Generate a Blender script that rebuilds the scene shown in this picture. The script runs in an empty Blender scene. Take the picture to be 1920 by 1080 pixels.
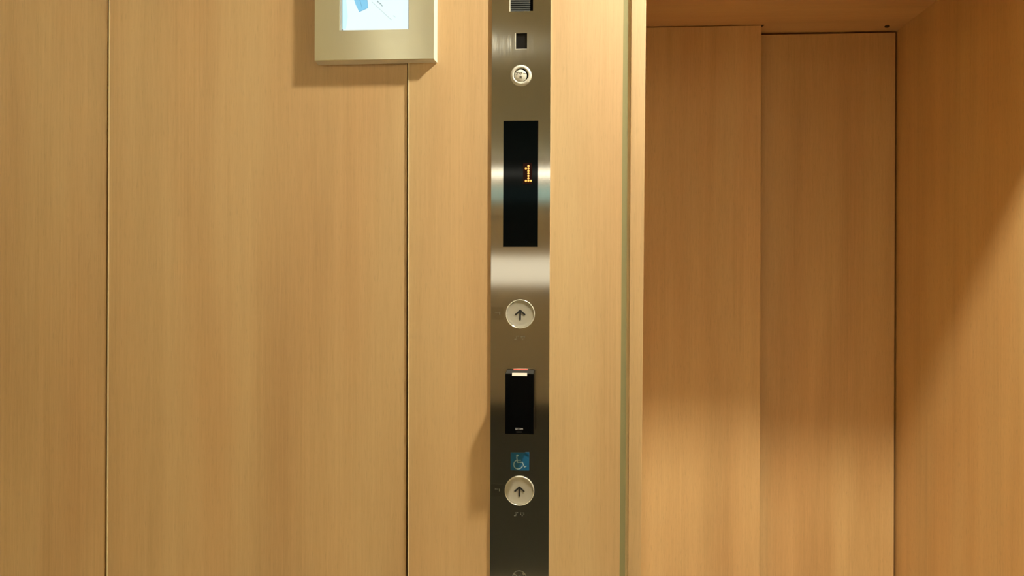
import bpy, bmesh, math, random
from mathutils import Matrix, Vector

# ------------------------------------------------------------------ camera, world, light, exposure
sc = bpy.context.scene
C = sc.collection
F = 1400.0                                   # focal length in pixels of the 1920 x 1080 frame
CAM = Vector((0.0, -1.15, 1.33))
ROT = (Matrix.Rotation(math.radians(3.5), 3, 'Z') @ Matrix.Rotation(math.radians(90.0), 3, 'X')
       @ Matrix.Rotation(math.radians(0.2), 3, 'Z'))
cam_data = bpy.data.cameras.new('camera')
cam_data.sensor_width = 36.0
cam_data.lens = 36.0 * F / 1920.0
cam_data.clip_start = 0.02
cam = bpy.data.objects.new('camera', cam_data)
cam.matrix_world = Matrix.Translation(CAM) @ ROT.to_4x4()
C.objects.link(cam)
sc.camera = cam

world = bpy.data.worlds.new('world')
world.use_nodes = True
world.node_tree.nodes['Background'].inputs[0].default_value = (0.02, 0.018, 0.015, 1)
sc.world = world

sc.view_settings.view_transform = 'Standard'
sc.view_settings.look = 'None'
sc.view_settings.gamma = 1.0
sc.view_settings.use_curve_mapping = False
sc.view_settings.exposure = 0.06
sc.cycles.max_bounces = 7

WARM = (1.0, 0.89, 0.55)
SPOT_COL = (1.0, 0.965, 0.79)
SPOT_POWER = 39.0        # downlight in front of the lift opening
FILL_POWER = 92.0        # each unseen fill lamp added on the side walls of the lobby
FAR_POWER = 5.0         # downlight deeper in the lobby, same fitting

def W(px, py, Y):
    """point of the plane y = Y that shows at a pixel of the photograph"""
    d = ROT @ Vector(((px - 960) / F, (540 - py) / F, -1.0))
    return CAM + d * ((Y - CAM.y) / d.y)

# ------------------------------------------------------------------ materials
def new_mat(name):
    m = bpy.data.materials.new(name)
    m.use_nodes = True
    nt = m.node_tree
    b = nt.nodes['Principled BSDF']
    return m, nt, b

def plain(name, col, rough=0.5, metal=0.0, spec=0.5, noise=0.0, nscale=40.0):
    m, nt, b = new_mat(name)
    b.inputs['Base Color'].default_value = (*col, 1)
    b.inputs['Roughness'].default_value = rough
    b.inputs['Metallic'].default_value = metal
    b.inputs['Specular IOR Level'].default_value = spec
    if noise:
        tc = nt.nodes.new('ShaderNodeTexCoord')
        n = nt.nodes.new('ShaderNodeTexNoise')
        n.inputs['Scale'].default_value = nscale
        n.inputs['Detail'].default_value = 4
        r = nt.nodes.new('ShaderNodeValToRGB')
        r.color_ramp.elements[0].color = (*[c * (1 - noise) for c in col], 1)
        r.color_ramp.elements[1].color = (*[min(1, c * (1 + noise)) for c in col], 1)
        nt.links.new(tc.outputs['Object'], n.inputs['Vector'])
        nt.links.new(n.outputs['Fac'], r.inputs['Fac'])
        nt.links.new(r.outputs['Color'], b.inputs['Base Color'])
    return m

def glow(name, col, strength):
    m, nt, b = new_mat(name)
    b.inputs['Base Color'].default_value = (*[c * 0.04 for c in col], 1)
    b.inputs['Emission Color'].default_value = (*col, 1)
    b.inputs['Emission Strength'].default_value = strength
    b.inputs['Roughness'].default_value = 0.4
    return m

def wood(name, along='Z', tint=(1, 1, 1), fleck=0.5, seed=0.0):
    m, nt, b = new_mat(name)
    N, L = nt.nodes, nt.links
    tc = N.new('ShaderNodeTexCoord')
    oi = N.new('ShaderNodeObjectInfo')
    off = N.new('ShaderNodeVectorMath'); off.operation = 'SCALE'
    off.inputs[0].default_value = (7.3, 3.1, 5.7)
    radd = N.new('ShaderNodeMath'); radd.operation = 'ADD'; radd.inputs[1].default_value = seed
    L.new(oi.outputs['Random'], radd.inputs[0])
    L.new(radd.outputs[0], off.inputs['Scale'])
    add = N.new('ShaderNodeVectorMath'); add.operation = 'ADD'
    L.new(tc.outputs['Object'], add.inputs[0]); L.new(off.outputs[0], add.inputs[1])
    def noise(across, length, detail, rough=0.55, dist=0.0):
        mp = N.new('ShaderNodeMapping')
        s = [across] * 3
        s['XYZ'.index(along)] = length
        mp.inputs['Scale'].default_value = s
        L.new(add.outputs[0], mp.inputs['Vector'])
        n = N.new('ShaderNodeTexNoise')
        n.inputs['Scale'].default_value = 1.0
        n.inputs['Detail'].default_value = detail
        n.inputs['Roughness'].default_value = rough
        n.inputs['Distortion'].default_value = dist
        L.new(mp.outputs[0], n.inputs['Vector'])
        return n.outputs['Fac']
    def math_(op, a, bb):
        n = N.new('ShaderNodeMath'); n.operation = op
        for i, v in enumerate((a, bb)):
            if isinstance(v, (int, float)): n.inputs[i].default_value = v
            else: L.new(v, n.inputs[i])
        return n.outputs[0]
    broad = noise(13, 0.8, 2, 0.5, 0.4)
    figure = noise(120, 3.4, 3, 0.68, 0.9)
    fibre = noise(620, 22.0, 2, 0.65)
    pore = noise(800, 48.0, 1, 0.6)
    # veneer leaves: a slightly different tone for each 66 mm wide leaf
    sep = N.new('ShaderNodeSeparateXYZ'); L.new(add.outputs[0], sep.inputs[0])
    axis = {'Z': 'X', 'X': 'Y'}[along]
    leaf_in = math_('ADD', sep.outputs[axis], math_('MULTIPLY', sep.outputs['Y' if axis == 'X' else 'Z'], 1.0))
    leaf = math_('FLOOR', math_('DIVIDE', leaf_in, 0.083), 0.0)
    wn = N.new('ShaderNodeTexWhiteNoise'); wn.noise_dimensions = '1D'
    L.new(leaf, wn.inputs['W'])
    v = math_('ADD', math_('MULTIPLY', broad, 0.56), math_('MULTIPLY', figure, 0.20))
    v = math_('ADD', v, math_('MULTIPLY', fibre, 0.22))
    v = math_('ADD', v, math_('MULTIPLY', wn.outputs['Value'], 0.06))
    ramp = N.new('ShaderNodeValToRGB')
    cr = ramp.color_ramp
    cr.elements[0].position = 0.36; cr.elements[0].color = (0.50 * tint[0], 0.305 * tint[1], 0.120 * tint[2], 1)
    cr.elements[1].position = 0.74; cr.elements[1].color = (0.70 * tint[0], 0.475 * tint[1], 0.222 * tint[2], 1)
    e = cr.elements.new(0.55); e.color = (0.61 * tint[0], 0.392 * tint[1], 0.170 * tint[2], 1)
    # groups of thin straight lines that come and go across a leaf, and a slow change of hue
    lines = math_('MULTIPLY', math_('GREATER_THAN', noise(15, 0.9, 1, 0.5), 0.52), math_('SUBTRACT', noise(330, 1.1, 1, 0.5), 0.5))
    v = math_('ADD', v, math_('ADD', math_('MULTIPLY', lines, 0.20), 0.02))
    hue = noise(9, 1.3, 1, 0.5)
    hr = N.new('ShaderNodeMapRange')
    hr.inputs['From Min'].default_value = 0.40; hr.inputs['From Max'].default_value = 0.66
    L.new(hue, hr.inputs['Value'])
    L.new(v, ramp.inputs['Fac'])
    hm = N.new('ShaderNodeMix'); hm.data_type = 'RGBA'; hm.blend_type = 'MULTIPLY'
    L.new(hr.outputs[0], hm.inputs['Factor'])
    L.new(ramp.outputs['Color'], hm.inputs[6])
    hm.inputs[7].default_value = (0.97, 0.90, 0.84, 1)
    # dark short pores
    pr = N.new('ShaderNodeMapRange')
    pr.inputs['From Min'].default_value = 0.60; pr.inputs['From Max'].default_value = 0.74
    pr.inputs['To Min'].default_value = 0.0; pr.inputs['To Max'].default_value = 0.42 * fleck
    L.new(pore, pr.inputs['Value'])
    mx = N.new('ShaderNodeMix'); mx.data_type = 'RGBA'
    L.new(pr.outputs[0], mx.inputs['Factor'])
    L.new(hm.outputs[2], mx.inputs[6])
    mx.inputs[7].default_value = (0.26, 0.145, 0.05, 1)
    L.new(mx.outputs[2], b.inputs['Base Color'])
    b.inputs['Roughness'].default_value = 0.54
    b.inputs['Specular IOR Level'].default_value = 1.0
    b.inputs['Coat Weight'].default_value = 0.8
    b.inputs['Coat Roughness'].default_value = 0.5
    b.inputs['Coat IOR'].default_value = 1.8
    return m

def brushed(name, col, along='Z', rough=0.11, bump=0.25, aniso=0.95, metal=1.0):
    """hairline steel; the brush lines run along the given axis"""
    m, nt, b = new_mat(name)
    N, L = nt.nodes, nt.links
    b.inputs['Base Color'].default_value = (*col, 1)
    b.inputs['Metallic'].default_value = 1.0
    b.inputs['Roughness'].default_value = rough
    b.inputs['Anisotropic'].default_value = aniso
    tg = N.new('ShaderNodeCombineXYZ')
    for k in 'XYZ': tg.inputs[k].default_value = 1.0 if k == {'Z': 'X', 'X': 'Z'}[along] else 0.0
    b.inputs['Metallic'].default_value = metal
    L.new(tg.outputs[0], b.inputs['Tangent'])
    tc = N.new('ShaderNodeTexCoord')
    mp = N.new('ShaderNodeMapping')
    s = [1700.0] * 3; s['XYZ'.index(along)] = 9.0
    mp.inputs['Scale'].default_value = s
    n = N.new('ShaderNodeTexNoise'); n.inputs['Scale'].default_value = 1.0; n.inputs['Detail'].default_value = 2
    L.new(tc.outputs['Object'], mp.inputs['Vector']); L.new(mp.outputs[0], n.inputs['Vector'])
    bp = N.new('ShaderNodeBump'); bp.inputs['Strength'].default_value = bump; bp.inputs['Distance'].default_value = 0.0002
    L.new(n.outputs['Fac'], bp.inputs['Height']); L.new(bp.outputs[0], b.inputs['Normal'])
    return m

M = {}
M['wood'] = wood('oak_veneer')
M['wood_door'] = wood('oak_veneer_door', tint=(1.14, 1.13, 1.05), seed=1.7)  # door, lining and head veneers tinted lighter for light missing in the recess
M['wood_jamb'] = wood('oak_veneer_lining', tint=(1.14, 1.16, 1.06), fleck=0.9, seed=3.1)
M['wood_head'] = wood('oak_veneer_head', along='X', tint=(1.1, 1.02, 0.9), seed=4.4)
M['edge'] = plain('pale_edge_band', (0.84, 0.68, 0.42), 0.4)
M['joint'] = plain('dark_joint_filler', (0.11, 0.07, 0.022), 0.7)
M['shell'] = plain('satin_steel_edge', (0.80, 0.76, 0.66), 0.42, 0.35)
M['dark_gap'] = plain('dark_backing', (0.045, 0.03, 0.012), 0.8)
M['plate'] = brushed('hairline_steel_plate', (0.78, 0.755, 0.67), 'Z')
M['frame'] = brushed('hairline_steel_frame', (0.90, 0.87, 0.66), 'X', 0.28, metal=0.78)
M['inlay'] = plain('olive_bronze_strip', (0.30, 0.275, 0.135), 0.5, 0.2)
M['steel_lip'] = plain('polished_steel_lip', (0.80, 0.77, 0.70), 0.22, 1.0)
M['black_glass'] = plain('black_smoked_acrylic', (0.0012, 0.0022, 0.0026), 0.06, 0.0, 0.14)
M['black_plastic'] = plain('black_plastic', (0.0015, 0.0018, 0.002), 0.25, 0.0, 0.12)
M['grey_plastic'] = plain('dark_grey_plastic', (0.016, 0.018, 0.02), 0.4)
M['grille'] = plain('grey_speaker_slats', (0.045, 0.05, 0.05), 0.5)
M['cream'] = plain('cream_plastic', (0.44, 0.41, 0.34), 0.38, noise=0.03, nscale=200)
M['cream_rim'] = plain('ivory_plastic', (0.64, 0.61, 0.53), 0.35)
M['ink'] = plain('black_ink', (0.012, 0.012, 0.012), 0.6)
M['ink_soft'] = plain('faded_ink', (0.06, 0.055, 0.04), 0.6)
M['ring'] = plain('bright_ring', (0.86, 0.83, 0.74), 0.2, 0.35)
M['blue'] = plain('blue_sticker', (0.012, 0.115, 0.26), 0.3)
M['pale'] = plain('pale_sticker_print', (0.36, 0.50, 0.56), 0.5)
M['white_print'] = plain('white_print', (0.55, 0.55, 0.58), 0.5)
M['grey_print'] = plain('grey_print', (0.12, 0.12, 0.12), 0.5)
M['tape'] = brushed('clear_tape_label', (0.66, 0.64, 0.56), 'Z')
M['steel_dot'] = plain('raised_steel', (0.34, 0.33, 0.30), 0.35, 1.0)
M['engrave'] = plain('engraved_steel', (0.30, 0.30, 0.27), 0.45, 1.0)
M['led'] = glow('amber_led', (1.0, 0.46, 0.09), 1.5)
M['led_board'] = plain('dark_red_board', (0.016, 0.002, 0.001), 0.7, 0.0, 0.1)
M['lamp_cream'] = glow('reader_lamp', (1.0, 0.80, 0.52), 1.0)
M['lamp_red'] = glow('reader_red_lamp', (1.0, 0.12, 0.08), 0.8)
M['screen'] = glow('screen_white', (0.84, 1.0, 1.0), 0.96)
M['screen_blue'] = glow('screen_blue', (0.28, 0.70, 0.98), 0.85)
M['screen_blue_dark'] = glow('screen_blue_dark', (0.16, 0.50, 0.80), 0.7)
M['screen_cyan'] = glow('screen_cyan', (0.62, 0.95, 1.0), 1.0)
M['screen_grey'] = glow('screen_grey', (0.62, 0.76, 0.76), 0.9)
M['screen_ink'] = glow('screen_ink', (0.40, 0.52, 0.52), 0.8)
M['bezel'] = plain('grey_bezel', (0.55, 0.58, 0.62), 0.4)
M['bezel_dark'] = plain('dark_bezel', (0.02, 0.03, 0.04), 0.4)
M['stone'] = plain('pale_stone_floor', (0.70, 0.62, 0.48), 0.35, noise=0.12, nscale=6)
M['carpet'] = plain('dark_carpet', (0.015, 0.016, 0.014), 0.9, noise=0.3, nscale=60)
M['ceiling'] = plain('off_white_ceiling', (0.78, 0.76, 0.62), 0.8, noise=0.02, nscale=8)
M['lobby_wall'] = plain('tan_lobby_wall', (0.48, 0.38, 0.26), 0.7, noise=0.04, nscale=3)
M['far_wall'] = plain('brown_far_wall', (0.50, 0.41, 0.32), 0.7, noise=0.06, nscale=2)
M['white_metal'] = plain('white_metal', (0.75, 0.73, 0.68), 0.4)
M['window_lit'] = glow('lit_window_glass', (1.0, 0.88, 0.68), 0.92)
M['teal_sign'] = glow('teal_sign_glow', (0.48, 0.80, 0.74), 0.62)
M['lens'] = glow('lamp_lens', WARM, 4.0)
M['sensor'] = plain('dark_sensor_glass', (0.012, 0.012, 0.013), 0.12)

# ------------------------------------------------------------------ mesh helpers
def add_box(bm, x0, x1, y0, y1, z0, z1):
    v = [bm.verts.new(p) for p in ((x0, y0, z0), (x1, y0, z0), (x1, y1, z0), (x0, y1, z0),
                                   (x0, y0, z1), (x1, y0, z1), (x1, y1, z1), (x0, y1, z1))]
    for f in ((0, 3, 2, 1), (4, 5, 6, 7), (0, 1, 5, 4), (1, 2, 6, 5), (2, 3, 7, 6), (3, 0, 4, 7)):
        bm.faces.new([v[i] for i in f])
    return v

def obj(name, bm, mat, parent=None, kind=None, label=None, cat=None, group=None, bevel=0.0, smooth=False):
    bmesh.ops.recalc_face_normals(bm, faces=bm.faces)
    me = bpy.data.meshes.new(name)
    bm.to_mesh(me); bm.free()
    me.materials.append(M[mat] if isinstance(mat, str) else mat)
    if smooth:
        for p in me.polygons: p.use_smooth = True
    o = bpy.data.objects.new(name, me)
    C.objects.link(o)
    if parent is not None: attach(o, parent)
    if kind: o['kind'] = kind
    if label: o['label'] = label
    if cat: o['category'] = cat
    if group: o['group'] = group
    if bevel:
        md = o.modifiers.new('bevel', 'BEVEL'); md.width = bevel; md.segments = 2; md.limit_method = 'ANGLE'
    return o

def attach(o, parent):
    """child keeps its world place (all parents are unrotated)"""
    o.parent = parent
    if parent.type == 'EMPTY':
        o.matrix_parent_inverse = Matrix.Translation(-parent.location)

def empty(name, loc, label, cat, group=None):
    o = bpy.data.objects.new(name, None)
    o.location = loc; o.empty_display_size = 0.05
    C.objects.link(o)
    o['label'] = label; o['category'] = cat
    if group: o['group'] = group
    return o

def box(name, mat, x0, x1, y0, y1, z0, z1, **k):
    bm = bmesh.new(); add_box(bm, x0, x1, y0, y1, z0, z1)
    return obj(name, bm, mat, **k)

def lean_box(name, mat, xl, xr, y0, y1, z0, z1, **k):
    """xl / xr give the left and right edge as functions of height"""
    bm = bmesh.new(); v = add_box(bm, 0, 1, y0, y1, z0, z1)
    for q in v:
        q.co.x = xl(q.co.z) if q.co.x < 0.5 else xr(q.co.z)
    return obj(name, bm, mat, **k)

def edge_line(p_top, p_bot):
    """plumb (or nearly plumb) edge through two points"""
    def fn(z):
        t = (z - p_bot.z) / (p_top.z - p_bot.z)
        return p_bot.x + (p_top.x - p_bot.x) * t
    return fn

def add_lathe(bm, cx, cz, y_base, prof, n=48):
    """profile = list of (radius, height towards the room); closes at radius 0"""
    rings = []
    for r, h in prof:
        if r < 1e-7:
            rings.append([bm.verts.new((cx, y_base - h, cz))])
        else:
            rings.append([bm.verts.new((cx + r * math.cos(2 * math.pi * i / n), y_base - h, cz + r * math.sin(2 * math.pi * i / n))) for i in range(n)])
    for a, b in zip(rings, rings[1:]):
        for i in range(n):
            j = (i + 1) % n
            if len(a) == 1 and len(b) == 1: continue
            if len(b) == 1: bm.faces.new((a[i], a[j], b[0]))
            elif len(a) == 1: bm.faces.new((a[0], b[j], b[i]))
            else: bm.faces.new((a[i], a[j], b[j], b[i]))

def lathe(name, mat, cx, cz, y_base, prof, n=48, smooth=True, **k):
    bm = bmesh.new(); add_lathe(bm, cx, cz, y_base, prof, n)
    return obj(name, bm, mat, smooth=smooth, **k)

def holed_plate(name, mat, x0, x1, z0, z1, y_front, y_back, holes, **k):
    """plate with rectangular through holes (hx0, hx1, hz0, hz1)"""
    xs = sorted({x0, x1, *[h[0] for h in holes], *[h[1] for h in holes]})
    zs = sorted({z0, z1, *[h[2] for h in holes], *[h[3] for h in holes]})
    nx, nz = len(xs) - 1, len(zs) - 1
    def solid(i, j):
        if not (0 <= i < nx and 0 <= j < nz): return False
        cx, cz = (xs[i] + xs[i + 1]) / 2, (zs[j] + zs[j + 1]) / 2
        return not any(h[0] < cx < h[1] and h[2] < cz < h[3] for h in holes)
    bm = bmesh.new()
    fv = {(i, j, s): bm.verts.new((xs[i], (y_front, y_back)[s], zs[j])) for i in range(nx + 1) for j in range(nz + 1) for s in (0, 1)}
    for i in range(nx):
        for j in range(nz):
            if not solid(i, j): continue
            for s in (0, 1):
                bm.faces.new([fv[i, j, s], fv[i + 1, j, s], fv[i + 1, j + 1, s], fv[i, j + 1, s]])
            for (di, dj, a, b) in ((-1, 0, (i, j), (i, j + 1)), (1, 0, (i + 1, j), (i + 1, j + 1)),
                                   (0, -1, (i, j), (i + 1, j)), (0, 1, (i, j + 1), (i + 1, j + 1))):
                if not solid(i + di, j + dj):
                    bm.faces.new([fv[(*a, 0)], fv[(*b, 0)], fv[(*b, 1)], fv[(*a, 1)]])
    bmesh.ops.delete(bm, geom=[v for v in bm.verts if not v.link_faces], context='VERTS')
    return obj(name, bm, mat, **k)

def add_poly(bm, pts, y_front, y_back):
    """extruded outline, pts = (x, z)"""
    a = [bm.verts.new((x, y_front, z)) for x, z in pts]
    b = [bm.verts.new((x, y_back, z)) for x, z in pts]
    bm.faces.new(a); bm.faces.new(b[::-1])
    for i in range(len(pts)):
        j = (i + 1) % len(pts)
        bm.faces.new((a[i], b[i], b[j], a[j]))

def add_stroke(bm, pts, w, y_front, y_back):
    """line of constant width through pts (x, z)"""
    L_, R_ = [], []
    for i, p in enumerate(pts):
        p0 = Vector(pts[max(0, i - 1)]); p1 = Vector(pts[min(len(pts) - 1, i + 1)])
        t = (p1 - p0).normalized(); nrm = Vector((-t.y, t.x)) * (w / 2)
        L_.append(Vector(p) + nrm); R_.append(Vector(p) - nrm)
    for i in range(len(pts) - 1):
        add_poly(bm, [tuple(L_[i]), tuple(L_[i + 1]), tuple(R_[i + 1]), tuple(R_[i])], y_front, y_back)

def text(name, body, mat, size, cx, cz, y, parent=None, rot=0.0, depth=0.00006, squash=1.0):
    cu = bpy.data.curves.new(name + '_curve', 'FONT')
    cu.body = body; cu.size = size; cu.align_x = 'CENTER'; cu.align_y = 'CENTER'
    cu.extrude = depth; cu.resolution_u = 3
    t = bpy.data.objects.new(name + '_tmp', cu)
    C.objects.link(t)
    dg = bpy.context.evaluated_depsgraph_get()
    me = bpy.data.meshes.new_from_object(t.evaluated_get(dg))
    bpy.data.objects.remove(t); bpy.data.curves.remove(cu)
    me.name = name
    me.transform(Matrix.Translation((cx, y, cz)) @ Matrix.Rotation(rot, 4, 'Y') @ Matrix.Rotation(math.radians(90), 4, 'X') @ Matrix.Diagonal((squash, 1, 1, 1)))
    me.materials.clear(); me.materials.append(M[mat])
    o = bpy.data.objects.new(name, me)
    C.objects.link(o)
    if parent is not None: attach(o, parent)
    return o

# ------------------------------------------------------------------ the setting
H = 2.80                      # lobby ceiling
Y_C = 0.0                     # face of the panel that carries the call plate
Y_B = 0.0030                  # face of the wide panel to its left
Y_A = 0.0046                  # face of the leftmost panel
DOOR_Y = 1.0
SOF = W(1681, 57, DOOR_Y).z   # height of the head lining
XR = W(1681.5, 540, DOOR_Y).x # right lining
casing_r = edge_line(W(1211.5, 0, -0.002), W(1201.5, 1080, -0.002))
casing_l = edge_line(W(1183.8, 0, -0.003), W(1177.5, 1080, -0.003))
panel_r = edge_line(W(1168.8, 0, Y_C), W(1161.5, 1080, Y_C))
XL = casing_r(1.33) - 0.004
XW, YB = 3.0, -7.4

fl = box('floor', 'stone', -XW, XW, -2.2, 1.3, -0.1, 0.0, kind='structure')
box('carpet', 'carpet', -XW, XW, YB, -2.2, -0.1, 0.003, parent=fl)
box('ceiling', 'ceiling', -XW, XW, YB, 0.12, H, H + 0.1, kind='structure')
wl = box('wall_left', 'lobby_wall', -XW - 0.1, -XW, YB, 0.12, 0, H, kind='structure')
wr = box('wall_right', 'lobby_wall', XW, XW + 0.1, YB, 0.12, 0, H, kind='structure')
wb = box('wall_back', 'far_wall', -XW, XW, YB - 0.1, YB, 0, H, kind='structure')

# lift wall: backing with the opening cut out, then the veneered panels
bm = bmesh.new()
add_box(bm, -XW, XL - 0.016, 0.030, 0.12, 0, H)
add_box(bm, XR + 0.016, XW, 0.030, 0.12, 0, H)
add_box(bm, XL - 0.016, XR + 0.016, 0.030, 0.12, SOF + 0.016, H)
wf = obj('wall_front', bm, 'dark_gap', kind='structure')

jA = edge_line(W(201.8, 0, Y_A), W(196.3, 1080, Y_A))        # right edge of leftmost panel
jB0 = edge_line(W(204.3, 0, Y_B), W(199.8, 1080, Y_B))       # left edge of wide panel
jB1 = edge_line(W(763.6, 0, Y_B), W(760.6, 1080, Y_B))
jC0 = edge_line(W(765.4, 0, Y_C), W(764.6, 1080, Y_C))
EB = 0.0021
lean_box('panel', 'wood', lambda z: -1.62, jA, Y_A, 0.030, 0, H, parent=wf)
p = lean_box('panel', 'wood', lambda z: jB0(z) + EB, jB1, Y_B, 0.030, 0, H, parent=wf)
lean_box('edge_band', 'edge', jB0, lambda z: jB0(z) + EB, Y_B - 0.0002, 0.026, 0, H, parent=p)
p = lean_box('panel', 'wood', lambda z: jC0(z) + EB, panel_r, Y_C, 0.030, 0, H, parent=wf)
lean_box('edge_band', 'edge', jC0, lambda z: jC0(z) + EB, Y_C - 0.0002, 0.026, 0, H, parent=p)
box('panel', 'wood', -XW, -1.624, Y_A, 0.030, 0, H, parent=wf)
box('panel', 'wood', XL - 0.012, XR + 0.03, 0.0, 0.030, SOF, H, parent=wf)
box('panel', 'wood', XR + 0.03, 2.0, 0.0, 0.030, 0, H, parent=wf)
box('panel', 'wood', 2.004, XW, 0.0, 0.030, 0, H, parent=wf)

lean_box('joint_filler', 'joint', lambda z: jA(z) - 0.0, jB0, 0.016, 0.030, 0, H, parent=wf)
lean_box('joint_filler', 'joint', jB1, jC0, 0.013, 0.030, 0, H, parent=wf)

# door surround: casing board, steel inlay, linings
lean_box('trim_1', 'wood', casing_l, casing_r, -0.002, 0.030, 0, SOF, kind='structure', bevel=0.0008)
lean_box('trim_2', 'inlay', panel_r, lambda z: casing_l(z) - 0.0042, 0.0025, 0.030, 0, SOF, kind='structure')
lean_box('trim_6', 'edge', lambda z: casing_l(z) - 0.0042, casing_l, 0.0025, 0.030, 0, SOF, kind='structure')
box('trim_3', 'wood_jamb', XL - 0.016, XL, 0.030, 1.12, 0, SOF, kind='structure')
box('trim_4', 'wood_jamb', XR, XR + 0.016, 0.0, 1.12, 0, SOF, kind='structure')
head = box('trim_5', 'wood_head', XL - 0.016, XR + 0.016, 0.030, 1.12, SOF, SOF + 0.016, kind='structure')
box('wall_shaft', 'dark_gap', XL - 0.016, XR + 0.016, 1.12, 1.2, 0, SOF, kind='structure')

# sliding doors
D1Y = 0.935
x1 = W(1426, 540, D1Y).x
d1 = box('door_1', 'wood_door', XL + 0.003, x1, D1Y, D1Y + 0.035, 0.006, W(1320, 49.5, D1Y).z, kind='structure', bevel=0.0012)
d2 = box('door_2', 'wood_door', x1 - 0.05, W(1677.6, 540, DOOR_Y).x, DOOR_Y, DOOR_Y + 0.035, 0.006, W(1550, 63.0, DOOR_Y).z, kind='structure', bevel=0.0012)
# end of the hanger slot in the head lining beside the front leaf, and a dark disc standing for a small dent near the corner
bm = bmesh.new()
a, b_ = x1 + 0.0005, x1 + 0.0085
for q in (((a, D1Y + 0.002), (b_ , D1Y + 0.002), (a + 0.002, D1Y + 0.040), (a, D1Y + 0.040)),):
    lo = [bm.verts.new((x, y, SOF - 0.0006)) for x, y in q]; hi = [bm.verts.new((x, y, SOF + 0.004)) for x, y in q]
    bm.faces.new(lo); bm.faces.new(hi[::-1])
    for i in range(4): bm.faces.new((lo[i], hi[i], hi[(i + 1) % 4], lo[(i + 1) % 4]))
obj('hanger_slot', bm, 'ink', parent=head)
bm = bmesh.new()
dp = W(1663.5, 52.5, 0.965)
for k in range(12):
    t = k / 12 * 2 * math.pi
    bm.verts.new((dp.x + 0.008 * math.cos(t), 0.965 + 0.010 * math.sin(t) + 0.004 * math.cos(t), SOF - 0.0006))
bm.verts.ensure_lookup_table(); bm.faces.new(bm.verts[:])
r = bmesh.ops.extrude_face_region(bm, geom=bm.faces[:])
for v in [g for g in r['geom'] if isinstance(g, bmesh.types.BMVert)]: v.co.z += 0.003
obj('dent_disc', bm, 'dark_gap', parent=head)

# ------------------------------------------------------------------ lamps of the lobby, with added fill
def area(name, parent, loc, rot, sx, sy, power, col, shape='RECTANGLE'):
    ld = bpy.data.lights.new(name, 'AREA')
    ld.shape = shape; ld.size = sx; ld.size_y = sy; ld.energy = power; ld.color = col
    o = bpy.data.objects.new(name, ld); C.objects.link(o)
    o.location = loc; o.rotation_euler = rot
    attach(o, parent)
    return o

LX, LY = (XL + XR) / 2, -0.385
HB = 2.535                     # underside of the dropped bulkhead along the lift wall
box('ceiling_bulkhead', 'ceiling', -XW, XW, -0.85, -0.0, HB, H, kind='structure')
def downlight(lx, ly, label, power, H, col):
    dl = empty('downlight', (lx, ly, H), label, 'ceiling light', 'ceiling downlights')
    bm = bmesh.new()
    n = 40
    prof = [(0.052, 0.0), (0.052, 0.012), (0.066, 0.010), (0.068, 0.0)]
    rings = [[bm.verts.new((lx + r_ * math.cos(2 * math.pi * i / n), ly + r_ * math.sin(2 * math.pi * i / n), H - h_)) for i in range(n)] for r_, h_ in prof]
    for ra, rb in zip(rings, rings[1:]):
        for i in range(n): bm.faces.new((ra[i], ra[(i + 1) % n], rb[(i + 1) % n], rb[i]))
    obj('trim_ring', bm, 'white_metal', parent=dl, smooth=True)
    bm = bmesh.new()
    bm.faces.new([bm.verts.new((lx + 0.052 * math.cos(2 * math.pi * i / n), ly + 0.052 * math.sin(2 * math.pi * i / n), H - 0.002)) for i in range(n)])
    obj('lens', bm, 'lens', parent=dl)
    area('lamp', dl, (lx, ly, H - 0.016), (0, 0, 0), 0.096, 0.096, power, col, 'DISK')
downlight(LX, LY, 'round recessed ceiling downlight in front of the lift doorway', SPOT_POWER, HB, SPOT_COL)
downlight(LX - 1.5, -3.2, 'round recessed ceiling downlight further back in the lobby', FAR_POWER, H, SPOT_COL)

for s, nm in ((-1, 'left'), (1, 'right')):  # unseen lamps added along the side walls to lift the ambient light
    cl = empty('fill_lamp', (s * (XW - 0.14), -4.2, 2.40), 'unseen long fill lamp added high on the ' + nm + ' lobby wall behind the camera', 'ceiling light', 'added fill lamps')
    inner = s * (XW - 0.26)
    bm = bmesh.new()
    add_box(bm, min(s * XW, inner), max(s * XW, inner), -6.6, -1.9, 2.40, 2.43)
    add_box(bm, min(inner, inner + s * 0.02), max(inner, inner + s * 0.02), -6.6, -1.9, 2.43, 2.49)
    obj('trough', bm, 'white_metal', parent=cl)
    box('tube', 'lens', s * (XW - 0.12) - 0.03, s * (XW - 0.12) + 0.03, -6.5, -2.0, 2.435, 2.455, parent=cl)
    area('lamp', cl, (s * (XW - 0.12), -4.25, 2.47), (0, math.radians(180 + 20 * s), 0), 0.12, 4.5, FILL_POWER, WARM)

# far end of the lobby, seen only as reflections in the steel
fw = box('window_1', 'window_lit', -2.4, 2.4, YB, YB + 0.02, 1.37, 1.69, kind='structure')
fl_ = empty('wall_lamp', (0, YB + 0.05, 2.63), 'long slim wall lamp high on the far lobby wall', 'wall lamp')
box('housing', 'white_metal', -1.6, 1.6, YB, YB + 0.06, 2.67, 2.70, parent=fl_)
box('tube', glow('tube_glow', (1.0, 0.95, 0.8), 3.6), -1.55, 1.55, YB + 0.005, YB + 0.055, 2.615, 2.67, parent=fl_)
box('exit_sign', 'teal_sign', -1.1, 1.1, YB, YB + 0.05, 2.33, 2.50, label='teal lit sign on the far lobby wall under the slim lamp', cat='sign')

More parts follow.
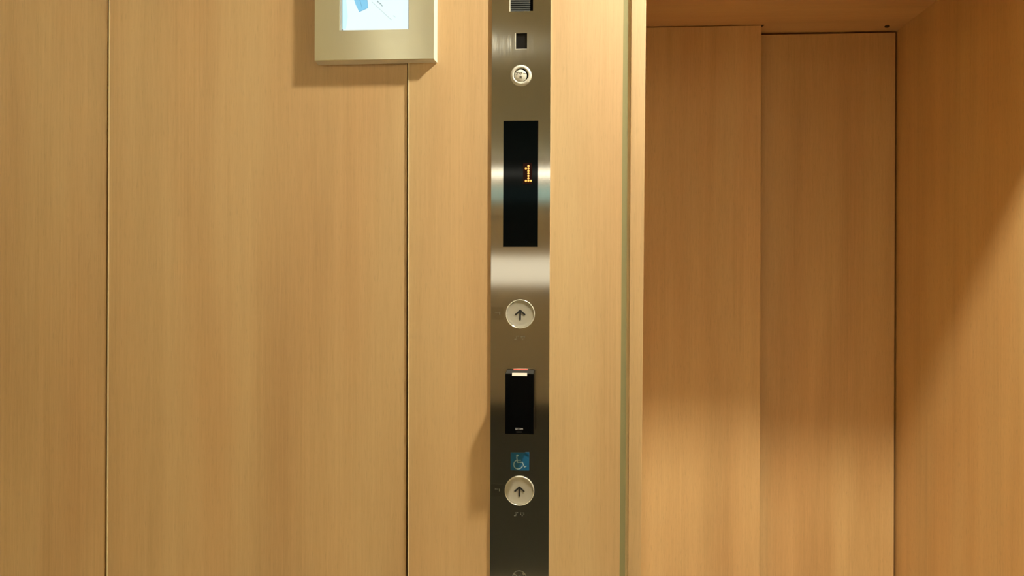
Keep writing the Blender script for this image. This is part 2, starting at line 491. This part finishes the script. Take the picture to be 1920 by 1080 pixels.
# ------------------------------------------------------------------ wall monitor
MF = -0.0135                                                  # face of the monitor frame
mx0, mx1 = W(590, 60, MF).x, W(813.3, 60, MF).x
mz0 = W(700, 111.5, MF).z; mz1 = mz0 + 0.295
sx0, sx1 = W(636.6, 30, MF).x, W(766.5, 30, MF).x
sz0 = W(700, 56.0, MF).z; sz1 = mz1 - (mz0 - mz0 + 0.055)
mon = empty('wall_monitor', ((mx0 + mx1) / 2, Y_B, mz0), 'small wall screen in a wide brushed steel frame', 'monitor')
fr = holed_plate('frame', 'frame', mx0, mx1, mz0, mz1, MF, MF + 0.0035, [(sx0, sx1, sz0, sz1)], parent=mon)
# drawn-in side walls of the frame, slightly flared towards the wall
bm = bmesh.new()
g = 0.0034
fo = [(mx0, mz0), (mx1, mz0), (mx1, mz1), (mx0, mz1)]
bo = [(mx0 + 0.0005, mz0 - 0.0026), (mx1 + g, mz0 - 0.0026), (mx1 + g, mz1), (mx0 + 0.0005, mz1)]
fa = [bm.verts.new((x, MF + 0.0036, z)) for x, z in fo]; ba = [bm.verts.new((x, Y_B if x < -0.25 else Y_C, z)) for x, z in bo]
for i in range(4): bm.faces.new((fa[i], fa[(i + 1) % 4], ba[(i + 1) % 4], ba[i]))
obj('side_shell', bm, 'shell', parent=mon)
sy = MF + 0.0050
lcd = box('screen', 'screen', sx0 + 0.0034, sx1 - 0.0002, sy, sy + 0.004, sz0 - 0.002, sz1 + 0.002, parent=mon)
box('bezel', 'bezel', sx0 - 0.001, sx0 + 0.0024, sy - 0.0002, sy + 0.004, sz0 - 0.002, sz1 + 0.002, parent=mon)
box('bezel', 'bezel_dark', sx0 + 0.0024, sx0 + 0.0036, sy - 0.0003, sy + 0.004, sz0 - 0.002, sz1 + 0.002, parent=mon)
box('bezel', 'bezel_dark', sx1 - 0.0016, sx1 + 0.001, sy - 0.0003, sy + 0.004, sz0 - 0.002, sz1 + 0.002, parent=mon)
def S(px, py):
    w = W(px, py, sy); return (w.x, w.z)
yq = sy - 0.0004
bm = bmesh.new(); add_poly(bm, [S(662.5, -14), S(664, 0), S(667, 9), S(673.5, 22.5), S(681, 18.5), S(690, 15), S(689, 5), S(686, -14)], yq, sy)
obj('blue_picture', bm, 'screen_blue', parent=lcd)
bm = bmesh.new(); add_stroke(bm, [S(673, -8), S(676, 4), S(679, 15)], 0.0006, yq - 0.0001, sy); add_stroke(bm, [S(687, -8), S(689.5, 6), S(690, 15), S(673.5, 22.5)], 0.0005, yq - 0.0001, sy)
obj('picture_fold', bm, 'screen_blue_dark', parent=lcd)
bm = bmesh.new(); add_stroke(bm, [S(697, 3), S(715, 20), S(728, 32), S(735, 38)], 0.0009, yq, sy)
obj('picture_line', bm, 'screen_grey', parent=lcd)
bm = bmesh.new()
for (a, b_, w_) in ((708, 3, 1.6), (711, 6, 1.4), (713.5, 7.5, 1.4), (715.5, 10.5, 1.2)):
    add_stroke(bm, [S(a - 0.6, b_ - 1.4), S(a + 1.6, b_ + 1.4)], 0.0010 * w_, yq, sy)
pt = obj('picture_text', bm, 'screen_ink', parent=lcd); pt['kind'] = 'stuff'
bm = bmesh.new(); add_stroke(bm, [S(737, 29.5), S(741.5, 32.5)], 0.0006, yq, sy)
obj('picture_mark', bm, 'screen_grey', parent=lcd)
bm = bmesh.new(); add_poly(bm, [S(642, -14), S(648, -14), S(652, 30), S(649, 55), S(642, 55)], yq, sy)
obj('picture_shade', bm, 'screen_cyan', parent=lcd)

# ------------------------------------------------------------------ lift call plate
PF = -0.0036                                                 # face of the plate
px0, px1 = W(920.4, 540, PF).x, W(1030.6, 540, PF).x
pz1, pz0 = W(975, -150, PF).z, W(975, 1190, PF).z
def P(x, y, Y=PF):
    w = W(x, y, Y); return (w.x, w.z)
gx0, gz0 = P(955.2, 21.8); gx1, gz1 = P(999.8, -85)
hx0, hz0 = P(965.6, 92.5); hx1, hz1 = P(988.2, 62.0)
dx0, dz0 = P(943.0, 462.8); dx1, dz1 = P(1009.4, 226.2)
call = empty('lift_call_panel', ((px0 + px1) / 2, Y_C, pz0), 'tall brushed steel lift call panel with two round up buttons', 'call panel')
holed_plate('face_plate', 'plate', px0, px1, pz0, pz1, PF, Y_C,
            [(gx0, gx1, gz0, gz1), (hx0, hx1, hz0, hz1), (dx0, dx1, dz0, dz1)], parent=call)
# speaker grille: slats behind the cut-out
bm = bmesh.new()
z = gz0 + 0.0006
while z < gz1:
    add_box(bm, gx0 + 0.0018, gx1 - 0.0045, -0.0016, -0.0006, z, min(z + 0.0021, gz1)); z += 0.0033
grl = obj('speaker_grille', bm, 'grille', parent=call, kind='stuff')
box('grille_back', 'black_plastic', gx0, gx1, -0.0005, -0.0001, gz0, gz1, parent=grl)
box('cutout_lip', 'shell', gx0 - 0.0001, gx0 + 0.0015, PF - 0.0001, -0.001, gz0, gz1, parent=call)
# sensor window
sw = box('sensor_window', 'sensor', hx0 + 0.0013, hx1, -0.0016, -0.0001, hz0 + 0.0006, hz1, parent=call)
box('cutout_lip', 'shell', hx0, hx0 + 0.0013, PF - 0.0001, -0.001, hz0, hz1, parent=call)
box('cutout_lip', 'shell', hx0, hx1, PF - 0.0001, -0.001, hz0, hz0 + 0.0006, parent=call)
# round cream switch with two lines of print
cx, cz = P(977.0, 142.3)
k = 0.00082
swi = lathe('buzzer_cap', 'cream_rim', cx, cz, PF, [(19.6 * k, 0), (19.8 * k, 0.0016), (18.6 * k, 0.0034), (16 * k, 0.0044), (13.6 * k, 0.0044), (13.2 * k, 0.0010)], parent=call)
lathe('buzzer_slot', 'black_plastic', cx, cz, PF, [(13.4 * k, 0.0010), (0, 0.0010)], parent=swi)
lathe('buzzer_disc', 'cream_rim', cx - 0.0006, cz - 0.0008, PF, [(11.5 * k, 0.0008), (11.5 * k, 0.0034), (11.0 * k, 0.0038), (0, 0.0039)], parent=swi)
text('buzzer_print', 'ブザー', 'ink_soft', 0.0056, cx - 0.0004, cz + 0.0021, PF - 0.0040, swi)
text('buzzer_print', '扉', 'ink_soft', 0.0046, cx - 0.0004, cz - 0.0036, PF - 0.0040, swi)
# floor display
dis = box('floor_display', 'black_glass', dx0, dx1, PF + 0.0006, -0.0002, dz0, dz1, parent=call)
box('led_board', 'led_board', P(982, 0)[0], P(998.5, 0)[0], PF + 0.0003, PF + 0.00055, P(990, 345)[1], P(990, 306)[1], parent=dis)
c0x, r0z = P(990.7, 311.3)
for row, cols in enumerate(((2,), (1, 2), (2,), (2,), (2,), (2,), (1, 2, 3))):
    for c in cols:
        lathe('led', 'led', c0x + (c - 2) * 0.00385, r0z - row * 0.00378, PF + 0.0003, [(0.00165, 0), (0.0015, 0.0005), (0, 0.0007)], n=12, parent=dis)

def up_button(px, py, r_px, name='call_button'):
    cx, cz = P(px, py)
    R = r_px * k
    b = lathe(name, 'cream', cx, cz, PF, [(R * 0.95, 0.0006), (R * 0.93, 0.0020), (R * 0.88, 0.0016), (R * 0.70, 0.0010), (R * 0.35, 0.0007), (0, 0.0006)], n=64, parent=call)
    lathe('button_ring', 'ring', cx, cz, PF, [(R, -0.0001), (R, 0.0022), (R * 0.975, 0.0028), (R * 0.945, 0.0026), (R * 0.935, 0.0012)], n=64, parent=b)
    bm = bmesh.new()
    q = lambda x, y: (cx + x * k, cz - y * k)
    yf, yb = PF - 0.0013, PF - 0.0004
    w = 3.0 * k
    add_stroke(bm, [q(-9.2, 1.6), q(0.2, -7.2)], w, yf, yb)
    add_stroke(bm, [q(-0.2, -7.2), q(9.2, 1.6)], w, yf - 0.00005, yb)
    add_stroke(bm, [q(0, -6.4), q(0, 10.8)], w, yf - 0.0001, yb)
    obj('arrow', bm, 'ink', parent=b)
    return b
up_button(975.4, 588.8, 27.3)
up_button(974.0, 920.0, 27.6)

def braille(pts, mat='steel_dot', r=0.00062):
    for x, y in pts:
        cx, cz = P(x, y)
        lathe('braille_dot', mat, cx, cz, PF, [(r, -0.0001), (r * 0.8, 0.0004), (0, 0.0006)], n=10, parent=call)
dots = [(0, 0), (3.3, 0), (0, 2.8), (-2.8, 5.6), (-0.5, 5.6), (8.9, 0.4), (11.8, 0.4), (14.8, 0.4), (14.8, 3.0), (11.8, 5.6), (8.9, 3.0)]
braille([(967.4 + a, 961.2 + b_) for a, b_ in dots])
braille([(968.4 + a, 630.4 + b_) for a, b_ in dots], 'engrave')
# small tape labels with raised dots, left of each button
for (ax, ay) in ((919.6, 575.5), (919.2, 907.0)):
    x0, z1 = P(ax + 1.6, ay); x1_, z0 = P(ax + 24, ay + 24)
    tp = box('tape_label', 'tape', x0, x1_, PF - 0.00015, PF + 0.0002, z0, z1, parent=call)
    for (u, v) in ((0.35, 0.42), (0.46, 0.42), (0.57, 0.42), (0.70, 0.42), (0.70, 0.56), (0.70, 0.50)):
        lathe('braille_dot', 'engrave', x0 + u * (x1_ - x0), z1 + v * (z0 - z1), PF - 0.0001, [(0.0006, -0.0001), (0.0005, 0.0004), (0, 0.0005)], n=10, parent=tp)

# card reader, standing well proud of the plate
RF = -0.034
rx0, rx1 = W(946.9, 760, RF).x, W(1001.2, 760, RF).x
rz1, rz0 = W(974, 701.0, RF).z, W(974, 814.8, RF).z
rd = None
RT = 0.0036                                                  # rise of the sloping top towards the plate
bm = bmesh.new()
for v in add_box(bm, rx0, rx1, RF, PF, rz0, rz1):
    if v.co.z > rz1 - 1e-6 and v.co.y > RF + 1e-6: v.co.z += RT
rd = obj('card_reader', bm, 'black_plastic', parent=call, bevel=0.0010)
rd['label'] = 'black card reader with a lit slot at its top'
lx0, lx1 = W(960.2, 700, RF).x, W(988.2, 700, RF).x
box('reader_lamp', 'lamp_cream', lx0, lx1, RF - 0.0006, RF + 0.004, W(974, 704.6, RF).z, W(974, 699.6, RF).z, parent=rd)
bm = bmesh.new()
for v in add_box(bm, rx0 + 0.0012, rx1 - 0.0012, RF + 0.0012, PF - 0.007, rz1 - 0.0008, rz1 + 0.0004):
    v.co.z += RT * (v.co.y - RF) / (PF - RF)
obj('reader_top_cover', bm, 'grey_plastic', parent=rd)
bm = bmesh.new()
for v in add_box(bm, lx0 + 0.0004, lx1, PF - 0.0055, PF - 0.0008, rz1 - 0.0008, rz1 + 0.0004):
    v.co.z += RT * (v.co.y - RF) / (PF - RF)
obj('reader_top_lamp', bm, 'lamp_red', parent=rd)
t = W(973.3, 804.6, RF)
text('reader_print', 'SECOM', 'white_print', 0.0046, t.x, t.z, RF - 0.0002, rd, squash=0.78)
t0 = W(968, 809.6, RF); t1 = W(978.5, 810.4, RF)
box('reader_line', 'grey_print', t0.x, t1.x, RF - 0.0002, RF + 0.0002, t1.z, t0.z, parent=rd)

# wheelchair sticker
ax0, az1 = P(957.6, 848.2); ax1, az0 = P(992.2, 882.2)
stk = box('access_sticker', 'blue', ax0, ax1, PF - 0.00025, PF + 0.0002, az0, az1, parent=call)
def Q(u, v): return P(945 + u / 21.6, 840 + v / 21.6)
yf, yb = PF - 0.0004, PF - 0.0002
bm = bmesh.new()
hx, hz = Q(540, 305)
add_poly(bm, [(hx + 0.0017 * math.cos(i * math.pi / 8), hz + 0.0017 * math.sin(i * math.pi / 8)) for i in range(16)], yf, yb)
sw_ = 0.0014
add_stroke(bm, [Q(515, 350), Q(545, 600)], sw_, yf, yb)
add_stroke(bm, [Q(545, 495), Q(690, 495)], sw_ * 0.8, yf - 0.00001, yb)
add_stroke(bm, [Q(530, 580), Q(745, 576)], sw_, yf - 0.00002, yb)
add_stroke(bm, [Q(737, 556), Q(830, 775)], sw_, yf - 0.00003, yb)
add_stroke(bm, [Q(815, 775), Q(910, 725)], sw_, yf - 0.00004, yb)
arc = []
for i in range(25):
    t_ = math.radians(128 + (368 - 128) * i / 24 - 20)
    arc.append(Q(575 + 178 * math.cos(t_), 668 - 178 * math.sin(t_)))
add_stroke(bm, arc, sw_, yf - 0.00005, yb)
obj('wheelchair_symbol', bm, 'pale', parent=stk)
bm = bmesh.new(); add_poly(bm, [Q(860, 172), Q(1018, 172), Q(1010, 300)], PF - 0.0012, PF - 0.0002)
obj('lifted_corner', bm, 'blue', parent=stk)

# round engraved emblem at the foot of the frame
ex, ez = P(973.6, 1083.2)
em = lathe('emblem', 'engrave', ex, ez, PF, [(13.6 * k, -0.0001), (13.6 * k, 0.0002), (12.2 * k, 0.0002), (12.2 * k, -0.0001)], n=48, smooth=False, parent=call)
bm = bmesh.new()
e = lambda x, y: (ex + x * k, ez - y * k)
add_stroke(bm, [e(-9, -7), e(9, 9)], 1.6 * k, PF - 0.0002, PF + 0.0001)
add_stroke(bm, [e(1, -5), e(1, 8)], 2.2 * k, PF - 0.00021, PF + 0.0001)
add_poly(bm, [e(5.5, -9), e(8.8, -9.5), e(10.6, -6), e(7.4, -4.6)], PF - 0.00022, PF + 0.0001)
add_poly(bm, [e(-11.4, -6), e(-9, -8), e(-8, -5), e(-10.4, -3.4)], PF - 0.00022, PF + 0.0001)
obj('emblem_figure', bm, 'engrave', parent=em)
